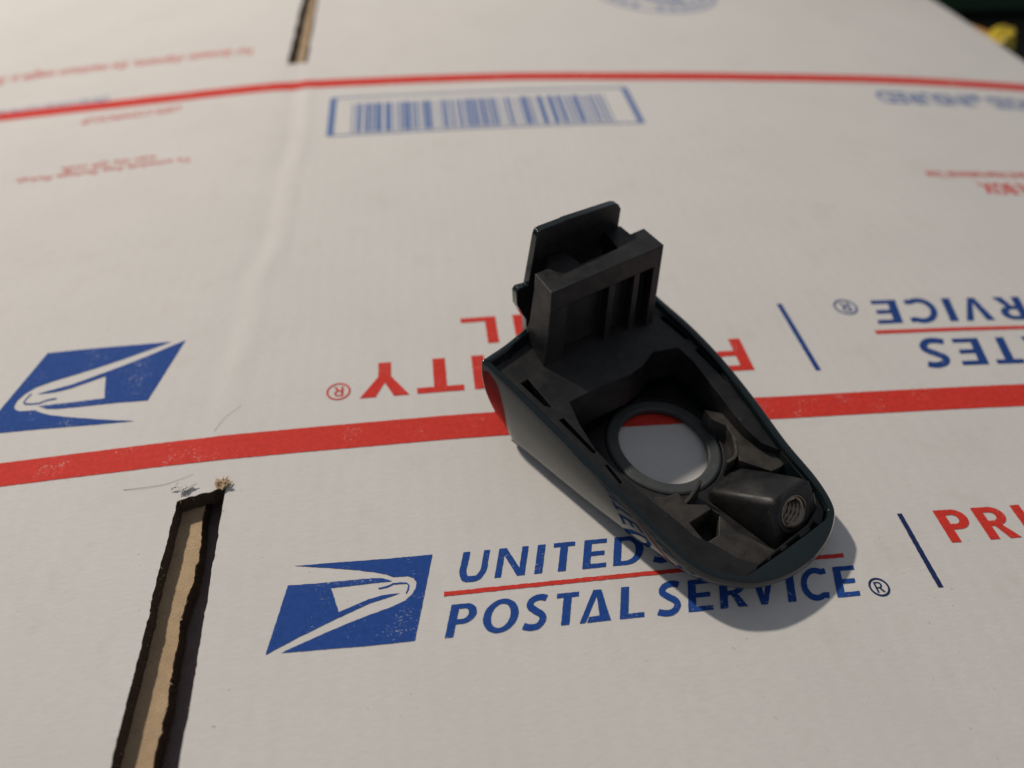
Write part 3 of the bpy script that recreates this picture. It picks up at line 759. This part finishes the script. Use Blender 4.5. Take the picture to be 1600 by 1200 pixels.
# shelves inside the well
gr = zp([(1100, 643), (1148, 651), (1175, 672), (1198, 694), (1234, 708), (1224, 724), (1207, 732), (1156, 718), (1149, 686), (1135, 666), (1113, 657)], 10)
cenr = np.mean(gr, 0)
slope = lambda x, y: 9.6+0.10*((x-cenr[0])*-0.6+(y-cenr[1])*0.5)
gs_v, gs_f = prism([gr], 2.6, slope, 5)
obj('shelf', gs_v, gs_f, M['dusty'], cap, smooth=35)
gl = pp([(1000, 771), (1018, 777), (1040, 776), (1060, 769), (1071, 787), (1104, 789), (1150, 830), (1214, 862), (1186, 888), (1150, 882), (1095, 854), (1070, 846), (1040, 824), (1008, 795), (990, 778)], -4.2)
pocket = pp([(1077, 816), (1112, 795), (1124, 803), (1123, 836), (1103, 849)], -4.2)
gv, gf = prism([gl, pocket], 2.7, lambda x, y: plane(x, y, -4.2)+0.35*math.sin(x*0.21)*math.cos(y*0.17), 3)
obj('shelf', gv, gf, M['dusty'], cap, smooth=35)
# thin curved rib beside the keyhole
rb = zp([(1113, 656), (1137, 664), (1147, 688), (1150, 712), (1136, 724)], 9)
rb = cr(rb, 6, False); rv_, rf_ = prism([stroke(rb, 1.0)], 2.6, 9.8, 3)
obj('rib', rv_, rf_, M['dusty'], cap, smooth=50)
rb = cr(zp([(1094, 752), (1080, 775), (1066, 791)], 10.5), 6, False); rv_, rf_ = prism([stroke(rb, 1.1)], 2.6, 11, 3)
obj('rib', rv_, rf_, M['dusty'], cap, smooth=50)

# ---- clip tower
FL, FR_ = hit(862, 458, TZ)[:2], hit(1037, 383, TZ)[:2]
td = (FR_-FL)/np.linalg.norm(FR_-FL); TL_ = np.linalg.norm(FR_-FL); bd = hit(836, 428, TZ)[:2]-FL; bd /= np.linalg.norm(bd)
tp_ = lambda s, d: tuple(FL+td*s+bd*d)
top_poly = [tuple(hit(x, y, TZ)[:2]) for x, y in [(862, 458), (1037, 383), (1006, 357), (985, 366), (969, 353), (943, 360), (966, 388), (907, 412), (882, 393), (851, 403), (861, 418), (836, 428)]]
DZ = 22.0
t1 = prism([top_poly], 45.5, TZ, 20)
bx = lambda s0, s1, d0, d1, z0, z1: prism([[tp_(s0, d0), tp_(s1, d0), tp_(s1, d1), tp_(s0, d1)]], z0, z1, 60)
_q = lambda e: [tp_(0.02-e*1.2, 0.02), tp_(7.0, 0.02), tp_(7.0, 11.5+e*1.5), tp_(0.02-e*2.6, 11.5+e*1.5)]
_fv = [(x, y, 45.6) for x, y in _q(0)]+[(x, y, 36.0) for x, y in _q(0.25)]+[(x, y, DZ-2) for x, y in _q(1.6)]
flare = (_fv, [(0, 1, 2, 3), (8, 9, 10, 11)]+[(k*4+i, k*4+(i+1) % 4, k*4+4+(i+1) % 4, k*4+4+i) for k in range(2) for i in range(4)])
pieces = [t1, flare, bx(6.9, TL_-3.1, 5.0, 6.5, DZ-2, 45.6), bx(TL_-3.2, TL_-0.02, 0.02, 11.5, DZ-2, 45.6),
          bx(25.0, 27.4, 0.8, 5.1, DZ-2, 45.6), bx(36.0, 38.4, 0.8, 5.1, DZ-2, 45.6), bx(7.5, 15.4, 11.0, 16.4, DZ-2, 45.6), bx(TL_-12.9, TL_-6.5, 11.0, 18.8, DZ-2, 45.6)]
_tb = PP(853, 578, DO)[:2]-FL
tv_, tf_ = join(*pieces)
tv_ = [(x+_tb[0]*0.8*(TZ-z)/(TZ-26.0), y+_tb[1]*0.8*(TZ-z)/(TZ-26.0), z) for x, y, z in tv_]   # the clip leans a little
tower = obj('clip_tower', tv_, tf_, M['plastic'], cap, smooth=30)

# ---- screw boss: a slanting block with a flat top and a bored end face
bA, bB, bC, bD = [Vector(hit(*p)) for p in ((1151, 728, 6.5), (1267, 746, 17.0), (1205, 784, 17.0), (1107, 763, 6.5))]
BN = Vector((0.39, -0.744, 0.542)).normalized()
BR = (bB-bC); BR = (BR-BN*BR.dot(BN)).normalized(); BU = BR.cross(BN)
if BU.z < 0: BU = -BU
_r = _ray(1240, 800); _d = Vector((_r@DH, _r@DV, _r@UP)); _m = (bB+bC)/2
BC = Vector((0, 0, H))+_d*((_m-Vector((0, 0, H))).dot(BN)/_d.dot(BN))
def bpt(r, u, d): return tuple(BC+BR*r+BU*u-BN*d)
_e = lambda p: p-BN*((p-BC).dot(BN))          # onto the end face
eB, eC = _e(bB), _e(bC)
def down(p, e): t = (p.z-2.8)/BU.z; return p-BU*t+BR*e
hullp = [bA, eB, eC, bD, down(eB, 1.6), down(eC, -2.0), Vector((bA.x+1, bA.y+1, 2.8)), Vector((bD.x-1.5, bD.y-1.0, 2.8))]
bm = bmesh.new()
for p in hullp: bm.verts.new(p*U)
bmesh.ops.convex_hull(bm, input=bm.verts[:])
bmesh.ops.dissolve_limit(bm, angle_limit=math.radians(4), verts=bm.verts[:], edges=bm.edges[:])
bmesh.ops.recalc_face_normals(bm, faces=bm.faces[:])
bmesh.ops.bevel(bm, geom=bm.edges[:], offset=1.5*U, segments=3, profile=0.5, affect='EDGES', clamp_overlap=True)
tm = bpy.data.meshes.new('block'); bm.to_mesh(tm); bm.free(); tob = bpy.data.objects.new('block', tm); sc.collection.objects.link(tob)
bm = bmesh.new(); bmesh.ops.create_cone(bm, cap_ends=True, segments=48, radius1=5.35*U, radius2=5.35*U, depth=30*U)
Rm = Matrix((BR, BU, BN)).transposed().to_4x4()
bm.transform(Matrix.Translation(Vector(bpt(0, 0, 0))*U) @ Rm)
cm = bpy.data.meshes.new('cutter'); bm.to_mesh(cm); bm.free(); cob = bpy.data.objects.new('cutter', cm); sc.collection.objects.link(cob)
md = tob.modifiers.new('bore', 'BOOLEAN'); md.object = cob; md.operation = 'DIFFERENCE'; md.solver = 'EXACT'
bpy.context.view_layer.update()
em = bpy.data.meshes.new_from_object(tob.evaluated_get(bpy.context.evaluated_depsgraph_get()))
bv_ = [tuple(v.co/U) for v in em.vertices]; bf_ = [tuple(p.vertices) for p in em.polygons]
for o_x in (tob, cob): bpy.data.objects.remove(o_x)
# low collar round the bore
col_v, col_f = [], []
for i in range(48):
    a = 2*math.pi*i/48
    for rad, d in ((5.4, 0.3), (5.5, -0.3), (6.9, -0.35), (7.3, 0.3)): col_v.append(bpt(rad*math.cos(a), rad*math.sin(a), d))
for i in range(48):
    for k in range(3): col_f.append((i*4+k, ((i+1) % 48)*4+k, ((i+1) % 48)*4+k+1, i*4+k+1))
boss = obj('screw_boss', *join((bv_, bf_), (col_v, col_f)), M['plastic'], cap, smooth=32)
sv_, sf_ = [], []; turns = 9; ns = 24; rows = turns*10
for r in range(rows+1):
    d = -0.35+13.5*r/rows
    for i in range(ns*2):
        a = math.pi*i/ns
        ph = (d/1.5+a/(2*math.pi)) % 1.0
        rad = 4.55-0.85*(1-abs(2*ph-1)) if r > 4 else 4.85-0.06*r
        sv_.append(bpt(rad*math.cos(a), rad*math.sin(a), d))
for r in range(rows):
    for i in range(ns*2):
        j = (i+1) % (ns*2); sf_.append((r*ns*2+i, r*ns*2+j, (r+1)*ns*2+j, (r+1)*ns*2+i))
k = len(sv_)     # flange ring to the boss face
for rad, d in ((4.85, -0.35), (5.35, -0.25), (5.5, 0.25)):
    for i in range(ns*2): a = math.pi*i/ns; sv_.append(bpt(rad*math.cos(a), rad*math.sin(a), d))
for q in range(2):
    for i in range(ns*2):
        j = (i+1) % (ns*2); sf_.append((k+q*ns*2+i, k+q*ns*2+j, k+(q+1)*ns*2+j, k+(q+1)*ns*2+i))
obj('threaded_sleeve', sv_, sf_, M['metal'], boss, smooth=50)

# ================================================================== SMALL THINGS
def tube(path, r0, r1=None, n=6):
    P = [Vector(p) for p in path]; vs_, fs_ = [], []
    for i, p in enumerate(P):
        d = (P[min(i+1, len(P)-1)]-P[max(i-1, 0)]).normalized(); s = d.cross(Vector((0.13, 0.2, 1))).normalized(); t = d.cross(s)
        r = r0+(r1-r0)*i/(len(P)-1) if r1 is not None else r0
        for k in range(n): a = 2*math.pi*k/n; vs_.append(tuple(p+s*math.cos(a)*r+t*math.sin(a)*r))
    for i in range(len(P)-1):
        for k in range(n): fs_.append((i*n+k, i*n+(k+1) % n, (i+1)*n+(k+1) % n, (i+1)*n+k))
    fs_ += [tuple(range(n)), tuple((len(P)-1)*n+k for k in range(n))]
    return vs_, fs_
def hair(pts, r, label):
    pl_ = [S(*p) for p in pts]; path = [tuple(p) for p in cr([(x, y, zs(x, y)+r+0.1+0.25*math.sin(i*1.3)**2) for i, (x, y) in enumerate(pl_)], 6, False)]
    o = obj('hair_strand', *tube(path, r, r*0.5), M['hair'], None, origin=path[0])
    return tag(o, label, 'hair', 'stray hairs on the box')
hair([(193, 766), (225, 763), (255, 758), (280, 750), (303, 741)], 0.065, 'fine dark hair lying just above the end of the ragged slot')
hair([(335, 674), (350, 655), (362, 645), (378, 633)], 0.05, 'short fine hair beside the crease above the wide red stripe')
# dark green case beyond the far corner of the box
gc = hit(1520, 8, -46)
gv, gf = prism([[(gc[0]-330, gc[1]), (gc[0]+420, gc[1]-30), (gc[0]+440, gc[1]+300), (gc[0]-310, gc[1]+330)]], -46, -10, 200)
case_v, case_f = join((gv, gf), prism([[(gc[0]-334, gc[1]-4), (gc[0]+424, gc[1]-34), (gc[0]+444, gc[1]+304), (gc[0]-314, gc[1]+334)]], -9.7, 8, 200))
gr_ = empty('storage_case', (gc[0]+50, gc[1]+140, -46))
tag(gr_, 'dark green case standing on the black table beyond the box corner', 'case')
obj('case_body', gv, gf, M['green'], gr_); obj('case_lid', *prism([[(gc[0]-334, gc[1]-4), (gc[0]+424, gc[1]-34), (gc[0]+444, gc[1]+304), (gc[0]-314, gc[1]+334)]], -9.7, 8, 200), M['green'], gr_)
# yellow knob with orange stem on the table beside the box
yc = hit(1563, 66, -34)
kr = empty('plastic_knob', (yc[0], yc[1], -46))
tag(kr, 'small yellow rounded plastic knob with an orange stem beside the box edge', 'knob')
obj('knob_head', *blob((yc[0], yc[1], -33), 9.5, 2.2, 1.0, 1.0, 1.0, 14), M['yellow'], kr)
oc = hit(1512, 44, -36)
stem = [tuple(np.array([yc[0], yc[1], -36])*(1-t)+np.array([oc[0], oc[1], -38])*t) for t in np.linspace(0.1, 1.15, 10)]
obj('knob_stem', *tube(stem, 6.5, 5.0, 12), M['orange'], kr)
